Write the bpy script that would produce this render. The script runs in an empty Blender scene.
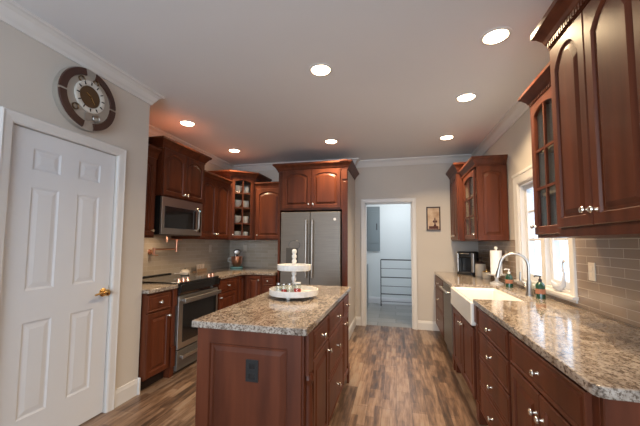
import bpy, bmesh, math, random
from mathutils import Vector, Matrix
C = bpy.context.scene.collection
PI = math.pi
rnd = random.Random(7)

# ------------------------------------------------------------------ camera
cam_d = bpy.data.cameras.new('camera'); cam = bpy.data.objects.new('camera', cam_d); C.objects.link(cam)
_f, _p, _y, _r = 317.3, math.radians(3.92), math.radians(14.24), math.radians(.42)
_fw = Vector((-math.sin(_y)*math.cos(_p), math.cos(_y)*math.cos(_p), math.sin(_p)))
_rt = Vector((math.cos(_y), math.sin(_y), 0)); _up = _rt.cross(_fw)
_r2 = _rt*math.cos(_r)+_up*math.sin(_r); _u2 = _up*math.cos(_r)-_rt*math.sin(_r)
_m = Matrix((_r2, _u2, -_fw)).transposed().to_4x4(); _m.translation = (0, 0, 1.35)
cam.matrix_world = _m
cam_d.sensor_width = 36; cam_d.lens = _f/640*36
cam_d.shift_x = 5.4/640; cam_d.shift_y = 8.4/640; cam_d.clip_start = .02
bpy.context.scene.camera = cam

# ------------------------------------------------------------------ exposure, world, large lights
vs = bpy.context.scene.view_settings
vs.view_transform = 'Standard'; vs.look = 'None'; vs.gamma = 1; vs.use_curve_mapping = False
vs.exposure = 0.0
w = bpy.data.worlds.new('overcast_sky'); bpy.context.scene.world = w; w.use_nodes = True
w.node_tree.nodes['Background'].inputs[0].default_value = (.70, .85, 1, 1)
w.node_tree.nodes['Background'].inputs[1].default_value = 3.1

def area(name, loc, rot, sx, sy, power, col, shape='RECTANGLE', spread=180):
    d = bpy.data.lights.new(name, 'AREA'); d.shape = shape; d.size = sx; d.size_y = sy
    d.energy = power; d.color = col; d.spread = math.radians(spread)
    o = bpy.data.objects.new(name, d); C.objects.link(o); o.location = loc; o.rotation_euler = rot
    return o
area('daylight_rear_window', (-.5, -2.40, 1.45), (math.radians(90), 0, 0), 2.9, 1.9, 118, (.78, .89, 1))
LIGHTS = [(-2.36, 3.17), (-2.36, 4.30), (-.57, 2.41), (-.84, 4.20), (.67, 2.28), (.67, 3.2), (.67, 4.38)]
LIGHT_W = 20; LIGHT_COL = (1, .74, .44)

# ------------------------------------------------------------------ materials
def mat(name, col, rough=.5, metal=0, coat=0, emit=None, es=1, trans=0, ior=1.45, spec=.5):
    m = bpy.data.materials.new(name); m.use_nodes = True
    b = m.node_tree.nodes['Principled BSDF']
    b.inputs['Base Color'].default_value = (*col, 1); b.inputs['Roughness'].default_value = rough
    b.inputs['Metallic'].default_value = metal; b.inputs['Coat Weight'].default_value = coat
    b.inputs['Coat Roughness'].default_value = .15; b.inputs['IOR'].default_value = ior
    b.inputs['Transmission Weight'].default_value = trans; b.inputs['Specular IOR Level'].default_value = spec
    if emit: b.inputs['Emission Color'].default_value = (*emit, 1); b.inputs['Emission Strength'].default_value = es
    return m
def nd(m, t, **k):
    n = m.node_tree.nodes.new(t)
    for a, v in k.items():
        if a.startswith('i_'): n.inputs[a[2:].replace('_', ' ')].default_value = v
        else: setattr(n, a, v)
    return n
def lk(m, a, b): m.node_tree.links.new(a, b)
def bsdf(m): return m.node_tree.nodes['Principled BSDF']
def ramp(m, fac, stops, interp='LINEAR'):
    r = nd(m, 'ShaderNodeValToRGB'); r.color_ramp.interpolation = interp
    e = r.color_ramp.elements
    while len(e) < len(stops): e.new(.5)
    for x, (p, c) in zip(e, stops): x.position = p; x.color = (*c, 1)
    lk(m, fac, r.inputs[0]); return r.outputs[0]
def coords(m, scale=(1, 1, 1), rot=(0, 0, 0), space='world'):
    if space == 'world': g = nd(m, 'ShaderNodeNewGeometry').outputs['Position']
    else: g = nd(m, 'ShaderNodeTexCoord').outputs['Object']
    mp = nd(m, 'ShaderNodeMapping'); mp.inputs['Scale'].default_value = scale; mp.inputs['Rotation'].default_value = rot
    lk(m, g, mp.inputs[0]); return mp.outputs[0]
def noisy(m, c1, c2, scale=(3, 3, 3), detail=4, space='world', nscale=1, lo=.35, hi=.65, bump=0):
    n = nd(m, 'ShaderNodeTexNoise'); n.inputs['Scale'].default_value = nscale; n.inputs['Detail'].default_value = detail
    lk(m, coords(m, scale, space=space), n.inputs['Vector'])
    lk(m, ramp(m, n.outputs['Fac'], [(lo, c1), (hi, c2)]), bsdf(m).inputs['Base Color'])
    if bump:
        b = nd(m, 'ShaderNodeBump'); b.inputs['Strength'].default_value = bump; b.inputs['Distance'].default_value = .002
        lk(m, n.outputs['Fac'], b.inputs['Height']); lk(m, b.outputs[0], bsdf(m).inputs['Normal'])
    return m
M = {}
def wood(name, a, b_, scale): return noisy(mat(name, a, .40, coat=.04, spec=.3), a, b_, scale, 6, nscale=1, lo=.3, hi=.7)
M['wood'] = wood('cherry_wood', (.062, .0150, .0062), (.125, .0325, .0130), (14, 14, 1.6))
M['groove'] = wood('cherry_wood_panel', (.062, .0150, .0062), (.125, .0325, .0130), (12, 12, 1.4))
M['inside'] = mat('cabinet_interior', (.30, .15, .08), .5)
M['lining'] = mat('cabinet_lining', (.36, .33, .28), .5)
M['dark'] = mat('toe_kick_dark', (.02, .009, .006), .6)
M['wall'] = noisy(mat('greige_paint', (.47, .42, .37), .75), (.52, .475, .43), (.54, .495, .45), (2, 2, 2))
M['ceil'] = noisy(mat('ceiling_paint', (.66, .66, .68), .8), (.65, .65, .67), (.67, .67, .69), (1, 1, 1))
M['trim'] = mat('white_trim_paint', (.62, .60, .585), .35)
M['door'] = mat('white_door_paint', (.64, .645, .67), .35)
M['laund'] = mat('laundry_wall_paint', (.66, .70, .71), .7)
M['steel'] = noisy(mat('brushed_slate_steel', (.3, .28, .25), .42, metal=.6), (.16, .145, .13), (.19, .172, .155), (3, 3, 160), 2)
M['steel2'] = mat('stainless_steel', (.42, .39, .36), .32, metal=.9)
M['chrome'] = mat('polished_nickel', (.42, .40, .38), .28, metal=1)
M['copper'] = mat('copper_and_warmlit_nickel', (.85, .46, .32), .28, metal=1)
M['brass'] = mat('brass', (.72, .45, .16), .22, metal=1)
M['blackglass'] = mat('black_glass', (.012, .012, .013), .08, coat=.5)
M['black'] = mat('black_plastic', (.015, .014, .014), .35)
M['white'] = mat('white_ceramic', (.72, .70, .68), .18, coat=.4)
M['cream'] = mat('cream_ceramic', (.66, .57, .46), .35)
M['whitewood'] = noisy(mat('white_painted_wood', (.7, .68, .65), .5), (.62, .6, .57), (.75, .73, .7), (30, 30, 30))
M['paper'] = mat('paper_towel', (.82, .82, .83), .85)
M['nickel'] = mat('satin_nickel_knob', (.70, .64, .56), .22, metal=.9)
M['greenb'] = mat('green_bottle', (.012, .05, .03), .12, coat=.6)
M['label'] = mat('russet_label', (.34, .14, .08), .6)
M['teal'] = mat('teal_enamel', (.25, .50, .44), .25)
M['red'] = mat('red_candy', (.55, .04, .03), .4)
M['orange'] = mat('amber_filling', (.55, .22, .06), .5)
M['lens'] = mat('lamp_lens', (1, .9, .75), .5, emit=(1, .76, .50), es=22)
M['led'] = mat('display_glow', (.3, .6, .7), .5, emit=(.5, .8, .9), es=1.0)
M['grey'] = mat('grey_metal_enamel', (.20, .235, .25), .45, metal=.3)
M['wire'] = mat('dark_wire', (.05, .05, .055), .4, metal=.6)
M['dkgrey'] = mat('dark_grey_plastic', (.06, .055, .05), .4)
M['bluewash'] = mat('white_washer_enamel', (.70, .75, .78), .25)

def glass_mat(name, tint, refl):
    m = bpy.data.materials.new(name); m.use_nodes = True; nt = m.node_tree; nt.nodes.clear()
    o = nd(m, 'ShaderNodeOutputMaterial'); t = nd(m, 'ShaderNodeBsdfTransparent'); t.inputs[0].default_value = (*tint, 1)
    g = nd(m, 'ShaderNodeBsdfGlossy'); g.inputs['Roughness'].default_value = .03
    f = nd(m, 'ShaderNodeLayerWeight'); f.inputs[0].default_value = .5
    p_ = nd(m, 'ShaderNodeMath', operation='POWER'); p_.inputs[1].default_value = 4; lk(m, f.outputs['Facing'], p_.inputs[0])
    q_ = nd(m, 'ShaderNodeMath', operation='MULTIPLY_ADD'); q_.inputs[1].default_value = refl; q_.inputs[2].default_value = .03; lk(m, p_.outputs[0], q_.inputs[0])
    mx = nd(m, 'ShaderNodeMixShader'); lk(m, q_.outputs[0], mx.inputs[0]); lk(m, t.outputs[0], mx.inputs[1]); lk(m, g.outputs[0], mx.inputs[2])
    lk(m, mx.outputs[0], o.inputs[0]); return m
M['pane'] = glass_mat('window_glass', (.97, .98, 1), .4)
M['cabglass'] = glass_mat('cabinet_glass', (.90, .90, .88), .5)
M['jarglass'] = glass_mat('jar_glass', (.93, .95, .94), .5)

def granite():
    m = mat('speckled_granite', (.5, .4, .3), .1, coat=.3)
    v = coords(m, (1, .62, 1))
    n1 = nd(m, 'ShaderNodeTexNoise'); n1.inputs['Scale'].default_value = 9; n1.inputs['Detail'].default_value = 5; n1.inputs['Distortion'].default_value = 1.2; lk(m, v, n1.inputs[0])
    n2 = nd(m, 'ShaderNodeTexNoise'); n2.inputs['Scale'].default_value = 85; n2.inputs['Detail'].default_value = 6; n2.inputs['Roughness'].default_value = .7; lk(m, v, n2.inputs[0])
    n3 = nd(m, 'ShaderNodeTexVoronoi'); n3.inputs['Scale'].default_value = 95; lk(m, v, n3.inputs[0])
    base = ramp(m, n1.outputs[0], [(.30, (.17, .13, .10)), (.42, (.30, .245, .20)), (.56, (.43, .37, .315)), (.72, (.19, .15, .12))])
    speck = ramp(m, n2.outputs[0], [(.36, (.14, .12, .115)), (.45, (.50, .44, .40)), (.52, (1, 1, 1))])
    mx = nd(m, 'ShaderNodeMix', data_type='RGBA', blend_type='MULTIPLY'); mx.inputs[0].default_value = 1
    lk(m, base, mx.inputs[6]); lk(m, speck, mx.inputs[7])
    sp2 = ramp(m, n3.outputs['Distance'], [(.0, (.72, .68, .62)), (.22, (1, 1, 1)), (.6, (1, 1, 1))])
    mx2 = nd(m, 'ShaderNodeMix', data_type='RGBA', blend_type='MULTIPLY'); mx2.inputs[0].default_value = .8
    lk(m, mx.outputs[2], mx2.inputs[6]); lk(m, sp2, mx2.inputs[7])
    lk(m, mx2.outputs[2], bsdf(m).inputs['Base Color']); return m
M['granite'] = granite()

def floor_mat():
    m = mat('rustic_plank_floor', (.2, .12, .07), .33, coat=.1)
    v = coords(m, (1, 1, 1), (0, 0, PI/2))
    b = nd(m, 'ShaderNodeTexBrick'); b.offset = .37; b.inputs['Scale'].default_value = 1
    b.inputs['Brick Width'].default_value = .92; b.inputs['Row Height'].default_value = .118; b.inputs['Mortar Size'].default_value = .0015
    b.inputs['Color1'].default_value = (0, 0, 0, 1); b.inputs['Color2'].default_value = (1, 1, 1, 1); b.inputs['Mortar'].default_value = (.0, .0, .0, 1); b.inputs['Bias'].default_value = 0
    lk(m, v, b.inputs['Vector'])
    # strips inside each plank and long grain
    b2 = nd(m, 'ShaderNodeTexBrick'); b2.offset = .43; b2.inputs['Scale'].default_value = 1
    b2.inputs['Brick Width'].default_value = .31; b2.inputs['Row Height'].default_value = .059; b2.inputs['Mortar Size'].default_value = 0
    b2.inputs['Color1'].default_value = (0, 0, 0, 1); b2.inputs['Color2'].default_value = (1, 1, 1, 1)
    lk(m, v, b2.inputs['Vector'])
    n = nd(m, 'ShaderNodeTexNoise'); n.inputs['Scale'].default_value = 1; n.inputs['Detail'].default_value = 8; n.inputs['Roughness'].default_value = .65
    lk(m, coords(m, (34, 3.2, 1)), n.inputs[0])
    a1 = nd(m, 'ShaderNodeMath', operation='MULTIPLY'); a1.inputs[1].default_value = .20; lk(m, b.outputs['Color'], a1.inputs[0])
    a2 = nd(m, 'ShaderNodeMath', operation='MULTIPLY_ADD'); a2.inputs[1].default_value = .21; lk(m, b2.outputs['Color'], a2.inputs[0]); lk(m, a1.outputs[0], a2.inputs[2])
    a3 = nd(m, 'ShaderNodeMath', operation='MULTIPLY_ADD'); a3.inputs[1].default_value = 1.0; lk(m, n.outputs[0], a3.inputs[0]); lk(m, a2.outputs[0], a3.inputs[2])
    col = ramp(m, a3.outputs[0], [(.44, (.030, .018, .013)), (.58, (.072, .041, .027)), (.70, (.130, .077, .050)), (.84, (.215, .140, .096)), (.97, (.23, .175, .135))])
    mx = nd(m, 'ShaderNodeMix', data_type='RGBA', blend_type='MULTIPLY'); mx.inputs[0].default_value = .55
    f = ramp(m, b.outputs['Fac'], [(0, (1, 1, 1)), (1, (.15, .1, .08))])
    lk(m, col, mx.inputs[6]); lk(m, f, mx.inputs[7]); lk(m, mx.outputs[2], bsdf(m).inputs['Base Color'])
    return m
M['floor'] = floor_mat()

def tile_mat(name, axis, w_, h, c1, c2, mortar, rough=.16, off=.5, msize=.0016):
    m = mat(name, c1, rough, coat=.3)
    g = nd(m, 'ShaderNodeNewGeometry'); s = nd(m, 'ShaderNodeSeparateXYZ'); lk(m, g.outputs['Position'], s.inputs[0])
    cb = nd(m, 'ShaderNodeCombineXYZ'); lk(m, s.outputs[axis[0]], cb.inputs[0]); lk(m, s.outputs[axis[1]], cb.inputs[1])
    b = nd(m, 'ShaderNodeTexBrick'); b.offset = off; b.inputs['Scale'].default_value = 1
    b.inputs['Brick Width'].default_value = w_; b.inputs['Row Height'].default_value = h; b.inputs['Mortar Size'].default_value = msize
    b.inputs['Color1'].default_value = (*c1, 1); b.inputs['Color2'].default_value = (*c2, 1); b.inputs['Mortar'].default_value = (*mortar, 1)
    lk(m, cb.outputs[0], b.inputs['Vector']); lk(m, b.outputs['Color'], bsdf(m).inputs['Base Color'])
    bp = nd(m, 'ShaderNodeBump'); bp.inputs['Strength'].default_value = .5; bp.inputs['Distance'].default_value = .001; bp.invert = True
    lk(m, b.outputs['Fac'], bp.inputs['Height']); lk(m, bp.outputs[0], bsdf(m).inputs['Normal'])
    return m
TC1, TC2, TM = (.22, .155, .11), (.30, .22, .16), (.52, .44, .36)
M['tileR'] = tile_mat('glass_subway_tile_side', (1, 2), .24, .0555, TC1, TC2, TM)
LC1, LC2, LM = (.46, .385, .30), (.54, .46, .37), (.62, .55, .46)  # same tile as the right wall, warm lamp light put into a lighter colour
M['tileB'] = tile_mat('glass_subway_tile_back_warmlit', (0, 2), .24, .0555, LC1, LC2, LM)
M['tileL'] = tile_mat('glass_subway_tile_range_warmlit', (1, 2), .24, .0555, LC1, LC2, LM)
M['tileF'] = tile_mat('grey_floor_tile', (0, 1), .60, .30, (.20, .20, .19), (.27, .265, .25), (.13, .13, .13), .35, msize=.006)

# ------------------------------------------------------------------ mesh builder
class G:
    def __init__(s): s.v = []; s.f = []
    def add(s, vs_, fs):
        n = len(s.v); s.v += [tuple(v) for v in vs_]; s.f += [tuple(i+n for i in f) for f in fs]; return s
    def box(s, x0, x1, y0, y1, z0, z1):
        return s.add([(x0,y0,z0),(x1,y0,z0),(x1,y1,z0),(x0,y1,z0),(x0,y0,z1),(x1,y0,z1),(x1,y1,z1),(x0,y1,z1)],
                     [(3,2,1,0),(4,5,6,7),(0,1,5,4),(1,2,6,5),(2,3,7,6),(3,0,4,7)])
    def prism(s, poly, z0, z1):                       # poly counter-clockwise in xy
        n = len(poly)
        return s.add([(x,y,z0) for x,y in poly]+[(x,y,z1) for x,y in poly],
                     [tuple(range(n))[::-1], tuple(range(n,2*n))]+[(i,(i+1)%n,(i+1)%n+n,i+n) for i in range(n)])
    def prismy(s, poly, y0, y1):                      # poly in xz
        n = len(poly)
        return s.add([(x,y0,z) for x,z in poly]+[(x,y1,z) for x,z in poly],
                     [tuple(range(n)), tuple(range(n,2*n))[::-1]]+[(i,i+n,(i+1)%n+n,(i+1)%n) for i in range(n)])
    def prismx(s, poly, x0, x1):                      # poly in yz
        n = len(poly)
        return s.add([(x0,y,z) for y,z in poly]+[(x1,y,z) for y,z in poly],
                     [tuple(range(n))[::-1], tuple(range(n,2*n))]+[(i,(i+1)%n,(i+1)%n+n,i+n) for i in range(n)])
    def loops(s, L, cap0=True, cap1=True):
        n = len(L[0]); vs_ = [p for l in L for p in l]; fs = []
        for k in range(len(L)-1):
            for i in range(n):
                j = (i+1) % n; fs.append((k*n+i, k*n+j, (k+1)*n+j, (k+1)*n+i))
        if cap0: fs.append(tuple(range(n))[::-1])
        if cap1: fs.append(tuple(range((len(L)-1)*n, len(L)*n)))
        return s.add(vs_, fs)
    def lathe(s, prof, c=(0,0,0), n=20, axis='z', sx=1, sy=1, ring=False):
        L = []; prof = list(prof)+([prof[0]] if ring else [])
        for r, z in prof:
            l = []
            for k in range(n):
                a = 2*PI*k/n; x, y = r*math.cos(a)*sx, r*math.sin(a)*sy
                if axis == 'z': p = (x, y, z)
                elif axis == 'y': p = (x, -z, y)      # profile grows towards -y
                elif axis == 'x': p = (z, x, y)
                l.append((p[0]+c[0], p[1]+c[1], p[2]+c[2]))
            L.append(l)
        return s.loops(L, not ring, not ring)
    def tube(s, pts, r, n=10):
        pts = [Vector(p) for p in pts]; rs = r if isinstance(r, (list, tuple)) else [r]*len(pts)
        L = []; up = None
        for i, p in enumerate(pts):
            t = (pts[min(i+1, len(pts)-1)]-pts[max(i-1, 0)]).normalized()
            if up is None: up = t.orthogonal().normalized()
            up = (up-t*up.dot(t)).normalized(); sd = t.cross(up)
            L.append([tuple(p+(up*math.cos(2*PI*k/n)+sd*math.sin(2*PI*k/n))*rs[i]) for k in range(n)])
        return s.loops(L)
    def sweep(s, path, prof, closed=False):
        """prof (out, z) closed polygon swept along xy path, out = to the right of travel, mitred"""
        P = [Vector(p) for p in path]; n = len(P); L = []
        for i in range(n):
            d0 = (P[i]-P[i-1]).normalized() if (i > 0 or closed) else None
            d1 = (P[(i+1) % n]-P[i]).normalized() if (i < n-1 or closed) else None
            if d0 is None: d0 = d1
            if d1 is None: d1 = d0
            n0 = Vector((d0.y, -d0.x)); n1 = Vector((d1.y, -d1.x)); m_ = (n0+n1).normalized(); m_ = m_/max(.3, m_.dot(n0))
            L.append([(P[i].x+m_.x*o, P[i].y+m_.y*o, z) for o, z in prof])
        if closed: L.append(L[0]); return s.loops(L, False, False)
        return s.loops(L)
    def panel(s, x0, x1, z0, z1, y, t=.02, st=.055, arch=0, glass=False, N=12, raised=True):
        """frame-and-panel door, front towards -y; y = back plane"""
        def rect(ins, yy):
            a, b, c, d = x0+ins, x1-ins, z0+ins, z1-ins
            return [(a, yy, c), (b, yy, c)]+[(b+(a-b)*k/N, yy, d) for k in range(N+1)]
        def opn(ins, yy):
            a, b, c, d = x0+ins, x1-ins, z0+ins, z1-ins-arch
            if arch: h = lambda u: arch*(1-abs(2*u-1)**2.2)
            else: h = lambda u: 0
            return [(a, yy, c), (b, yy, c)]+[(b+(a-b)*k/N, yy, d+h(k/N)) for k in range(N+1)]
        f = y-t
        L = [rect(0, y), rect(0, f+.004), rect(.004, f)]
        if glass:
            L += [opn(st, f), opn(st+.004, f+.004), opn(st+.004, y), rect(0, y)]
            return s.loops(L, False, False)
        if not raised: return s.loops(L)
        k_ = .45 if st < .025 else 1
        L += [opn(st-.006, f), opn(st, f+.010*k_), opn(st+.012*k_, f+.011*k_), opn(st+.034*k_, f+.001)]
        return s.loops(L)
    def obj(s, name, m, parent=None, bevel=0, smooth=False, seg=2):
        me = bpy.data.meshes.new(name); me.from_pydata(s.v, [], s.f); me.update()
        bm = bmesh.new(); bm.from_mesh(me); bmesh.ops.recalc_face_normals(bm, faces=bm.faces); bm.to_mesh(me); bm.free()
        o = bpy.data.objects.new(name, me); C.objects.link(o)
        me.materials.append(M[m] if isinstance(m, str) else m)
        if parent: o.parent = parent
        if smooth:
            me.polygons.foreach_set('use_smooth', [True]*len(me.polygons))
            md = o.modifiers.new('split', 'EDGE_SPLIT'); md.split_angle = math.radians(38)
        if bevel:
            b = o.modifiers.new('bevel', 'BEVEL'); b.width = bevel; b.segments = seg; b.limit_method = 'ANGLE'; b.angle_limit = math.radians(35)
        return o

def tag(o, label=None, cat=None, group=None, kind=None):
    if label: o['label'] = label
    if cat: o['category'] = cat
    if group: o['group'] = group
    if kind: o['kind'] = kind
    return o
def empty(name, loc, rz=0, label=None, cat=None, group=None):
    o = bpy.data.objects.new(name, None); C.objects.link(o); o.location = loc; o.rotation_euler = (0, 0, rz); o.empty_display_size = .1
    return tag(o, label, cat, group)
def struct(g, name, m, parent=None, **k):
    o = g.obj(name, m, parent, **k)
    if not parent: o['kind'] = 'structure'
    return o
def dup(o, parent=None, loc=None, label=None):
    c = o.copy(); C.objects.link(c); c.parent = parent
    if loc is not None: c.location = loc
    if label: c['label'] = label
    for ch in list(o.children): dup(ch, c)
    return c
def knob(parent, x, z, y=-.02, m='nickel', r=.0155):
    return G().lathe([(.0001, 0), (.009, 0), (.006, .004), (.005, .014), (r*.8, .018), (r, .024), (r*.8, .030), (.0001, .032)], (x, y, z), 14, 'y').obj('knob', m, parent, smooth=True)
def door(parent, x0, x1, z0, z1, arch=0, kn=None, y=0, kz=None, name='door', st=.055, km='nickel'):
    d = G().panel(x0, x1, z0, z1, y, arch=arch, st=st).obj(name, 'groove', parent)
    if kn: knob(d, x1-.03 if kn == 'r' else x0+.03, kz, y-.02, km)
    return d
def drawer(parent, x0, x1, z0, z1, nk=1, y=0):
    d = G().panel(x0, x1, z0, z1, y, st=.018).obj('drawer', 'groove', parent)
    for k in range(nk): knob(d, x0+(x1-x0)*(k+.5)/nk if nk > 1 else (x0+x1)/2, (z0+z1)/2, y-.02)
    return d
CROWN = lambda z, h, p: [(0, z), (.012, z), (.014, z+h*.18), (p*.35, z+h*.30), (p*.45, z+h*.45), (p*.75, z+h*.68), (p*.85, z+h*.72), (p, z+h*.80), (p, z+h), (0, z+h)]
def crown(parent, path, z, h, p, dentil=False, name='crown_moulding'):
    g = G().sweep(path, CROWN(z, h, p))
    if dentil:
        for a, b in zip(path[:-1], path[1:]):
            a_, b_ = Vector(a), Vector(b); L = (b_-a_).length; d = (b_-a_)/L; nn = Vector((d.y, -d.x)); k = 0
            while k*.022+.012 < L:
                q = a_+d*(k*.022+.005)
                c = [q+nn*.010, q+d*.012+nn*.010, q+d*.012+nn*.026, q+nn*.026]
                g.prism([(v.x, v.y) for v in c], z+h*.03, z+h*.22); k += 1
    return g.obj(name, 'wood', parent)

# ------------------------------------------------------------------ room shell
CE = 2.75; T = .12
XL, XR, XK, YB, YK, YC = -2.24, 1.25, -2.91, 5.38, 5.22, 2.45
YR = -2.6; YLB = 7.43
struct(G().box(XK-T, XR+T, YR-T, YB+.06, -.1, 0), 'floor', 'floor')
struct(G().box(-1.6, 1.8, YB+.061, YLB+T, -.1, 0), 'floor_laundry', 'tileF')
struct(G().box(XK-T, 1.8, YR-T, YLB+T, CE, CE+.1), 'ceiling', 'ceil')
# left wall with the door opening
DY0, DY1, DH = 1.37, 2.12, 2.065
g = G(); g.box(XL-T, XL, YR, DY0, 0, CE); g.box(XL-T, XL, DY1, YC, 0, CE); g.box(XL-T, XL, DY0, DY1, DH, CE)
g.box(XK, XL-T, YC-T, YC, 0, CE)
struct(g, 'wall_left', 'wall')
struct(G().box(XK-T, XK, YC-T, YK+T, 0, CE), 'wall_range', 'wall')
FX1 = -.655
struct(G().box(XK, FX1-.10, YK, YK+T, 0, CE).box(FX1-.035, FX1, 4.502, YK, 0, 2.50).box(FX1-.12, FX1, YK, YB, 0, CE), 'wall_fridge', 'wall')
OX0, OX1, OH = -.488, .268, 2.034
g = G(); g.box(FX1-.10, OX0, YB, YB+T, 0, CE); g.box(OX1, XR+T, YB, YB+T, 0, CE); g.box(OX0, OX1, YB, YB+T, OH, CE)
struct(g, 'wall_back', 'wall')
# right wall with window opening
WY0, WY1, WZ0, WZ1 = 2.74, 3.68, .985, 1.97
g = G(); g.box(XR, XR+T, YR, WY0, 0, CE); g.box(XR, XR+T, WY1, YB, 0, CE); g.box(XR, XR+T, WY0, WY1, 0, WZ0); g.box(XR, XR+T, WY0, WY1, WZ1, CE)
struct(g, 'wall_right', 'wall')
# rear wall with wide window opening (behind the camera)
g = G(); g.box(XK-T, -2.0, YR-T, YR, 0, CE); g.box(1.0, XR+T, YR-T, YR, 0, CE); g.box(-2, 1, YR-T, YR, 0, .45); g.box(-2, 1, YR-T, YR, 2.45, CE)
struct(g, 'wall_rear', 'wall')
# laundry
g = G(); g.box(-1.6, 1.8, YLB, YLB+T, 0, CE); g.box(-1.72, -1.6, YB+T, YLB+T, 0, CE); g.box(1.8, 1.92, YB+T, YLB+T, 0, CE)
struct(g, 'wall_laundry', 'laund')
# room crown mouldings (white)
RC = lambda: [(0, CE-.105), (.012, CE-.105), (.02, CE-.085), (.032, CE-.07), (.05, CE-.035), (.07, CE-.02), (.085, CE-.016), (.088, CE), (0, CE)]
g = G()
g.sweep([(XL, YR), (XL, YC), (XK, YC), (XK, YK), (FX1, YK), (FX1, YB), (XR, YB), (XR, YR)], RC())
struct(g, 'trim_1', 'trim')
# baseboards
BB = [(0, 0), (.016, 0), (.016, .105), (.011, .12), (.008, .135), (0, .14)]
struct(G().sweep([(XL, DY1+.075), (XL, YC), (XK+.7, YC)], BB), 'baseboard_left', 'trim')
struct(G().sweep([(FX1, 4.52), (FX1, YB), (OX0-.07, YB)], BB).sweep([(OX1+.07, YB), (.655, YB)], BB), 'baseboard_back', 'trim')
struct(G().sweep([(-1.6, YLB), (1.8, YLB)], BB), 'baseboard_laundry', 'door')
# casings
def casing(g, horiz, a0, a1, top, face, w=.085, sill=0):
    """around opening a0..a1 up to top; face(a, out, z) -> xyz"""
    prof = [(0, .0), (0, .012), (w*.15, .018), (w*.7, .022), (w*.9, .026), (w, .022), (w, 0)]
    for pts in (((a0, sill, -1, 0), (a0, top, -1, 1), (a1, top, 1, 1), (a1, sill, 1, 0)),):
        L = []
        for a, z, sa, sz in pts: L.append([face(a+sa*o, d, z+sz*o) for o, d in prof])
        g.loops(L)
g = G(); casing(g, 0, DY0, DY1, DH, lambda a, d, z: (XL+d, a, z), w=.07); struct(g, 'trim_2', 'trim')
g = G(); casing(g, 0, OX0, OX1, OH, lambda a, d, z: (a, YB-d, z), w=.068)
g.box(OX0, OX0+.015, YB, YB+T, 0, OH); g.box(OX1-.015, OX1, YB, YB+T, 0, OH); g.box(OX0, OX1, YB, YB+T, OH-.015, OH); struct(g, 'trim_3', 'trim')

# six panel door in left wall; hinges near the camera, knob far side
d1 = G()
def six_panel(g, W, H, t=.035):
    """door in local x 0..W, z 0..H, front -y at 0, back at t"""
    st = .13; mid = .13; rows = [(.24, .83), (1.03, 1.69), (1.80, H-.11)]
    g.box(0, W, .008, t, 0, H)
    xs = [(st, (W-mid)/2), ((W+mid)/2, W-st)]
    g.box(0, st, 0, .008, 0, H); g.box(W-st, W, 0, .008, 0, H); g.box((W-mid)/2, (W+mid)/2, 0, .008, 0, H)
    zc = [0]+[z for r in rows for z in r]+[H]
    for k in range(0, len(zc), 2):
        for a, b in xs: g.box(a, b, 0, .008, zc[k], zc[k+1])
    for z0, z1 in rows:
        for a, b in xs:
            R = lambda i, y: [(a+i, y, z0+i), (b-i, y, z0+i), (b-i, y, z1-i), (a+i, y, z1-i)]
            g.loops([R(.0, 0), R(.012, .005), R(.022, .005), R(.045, .0015)], False, True)
six_panel(d1, DY1-DY0-.008, DH-.012)
door1 = struct(d1, 'door_1', 'door'); door1.location = (XL-.014, DY0+.004, .008); door1.rotation_euler = (0, 0, PI/2)
W_ = DY1-DY0-.008
h = G().lathe([(.0001, 0), (.033, 0), (.033, .006), (.022, .012), (.011, .016), (.011, .04)], (W_-.055, 0, .94), 18, 'y')
h.tube([(W_-.055, -.045, .94), (W_-.08, -.052, .941), (W_-.12, -.052, .943), (W_-.16, -.048, .935)], [.011, .010, .008, .007])
h.lathe([(.0001, .030), (.02, .034), (.027, .045), (.02, .058), (.0001, .062)], (W_-.055, 0, .94), 16, 'y').obj('handle', 'brass', door1, smooth=True)
G().box(W_-.004, W_+.002, .0, .03, .90, .99).obj('latch_plate', 'brass', door1)
for z in (.22, 1.06, 1.80): G().lathe([(.006, z-.045), (.006, z+.045)], (0.002, -.004, 0), 10).obj('hinge', 'brass', door1)

# laundry door leaf swung open into the laundry, only its hinge edge shows
d2 = G(); six_panel(d2, .74, 2.0); door2 = struct(d2, 'door_2', 'door'); door2.location = (OX1+.02, YB+T+.02, .01); door2.rotation_euler = (0, 0, math.radians(52))
for z in (.25, 1.75): G().box(-.012, .0, -.006, .03, z-.045, z+.045).obj('hinge', 'brass', door2)

# backsplash tiles
struct(G().box(XK, XK+.008, YC+.002, YK-.009, .915, 1.43), 'trim_4', 'tileL')
struct(G().box(XK+.008, -1.704, YK-.008, YK, .915, 1.40), 'trim_5', 'tileB')
struct(G().box(XR-.008, XR, 1.10, WY0-.085, .915, 1.42).box(XR-.008, XR, WY0-.085, WY1+.09, .915, .94).box(XR-.008, XR, WY1+.09, YB, .915, 1.40), 'trim_6', 'tileR')
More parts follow.
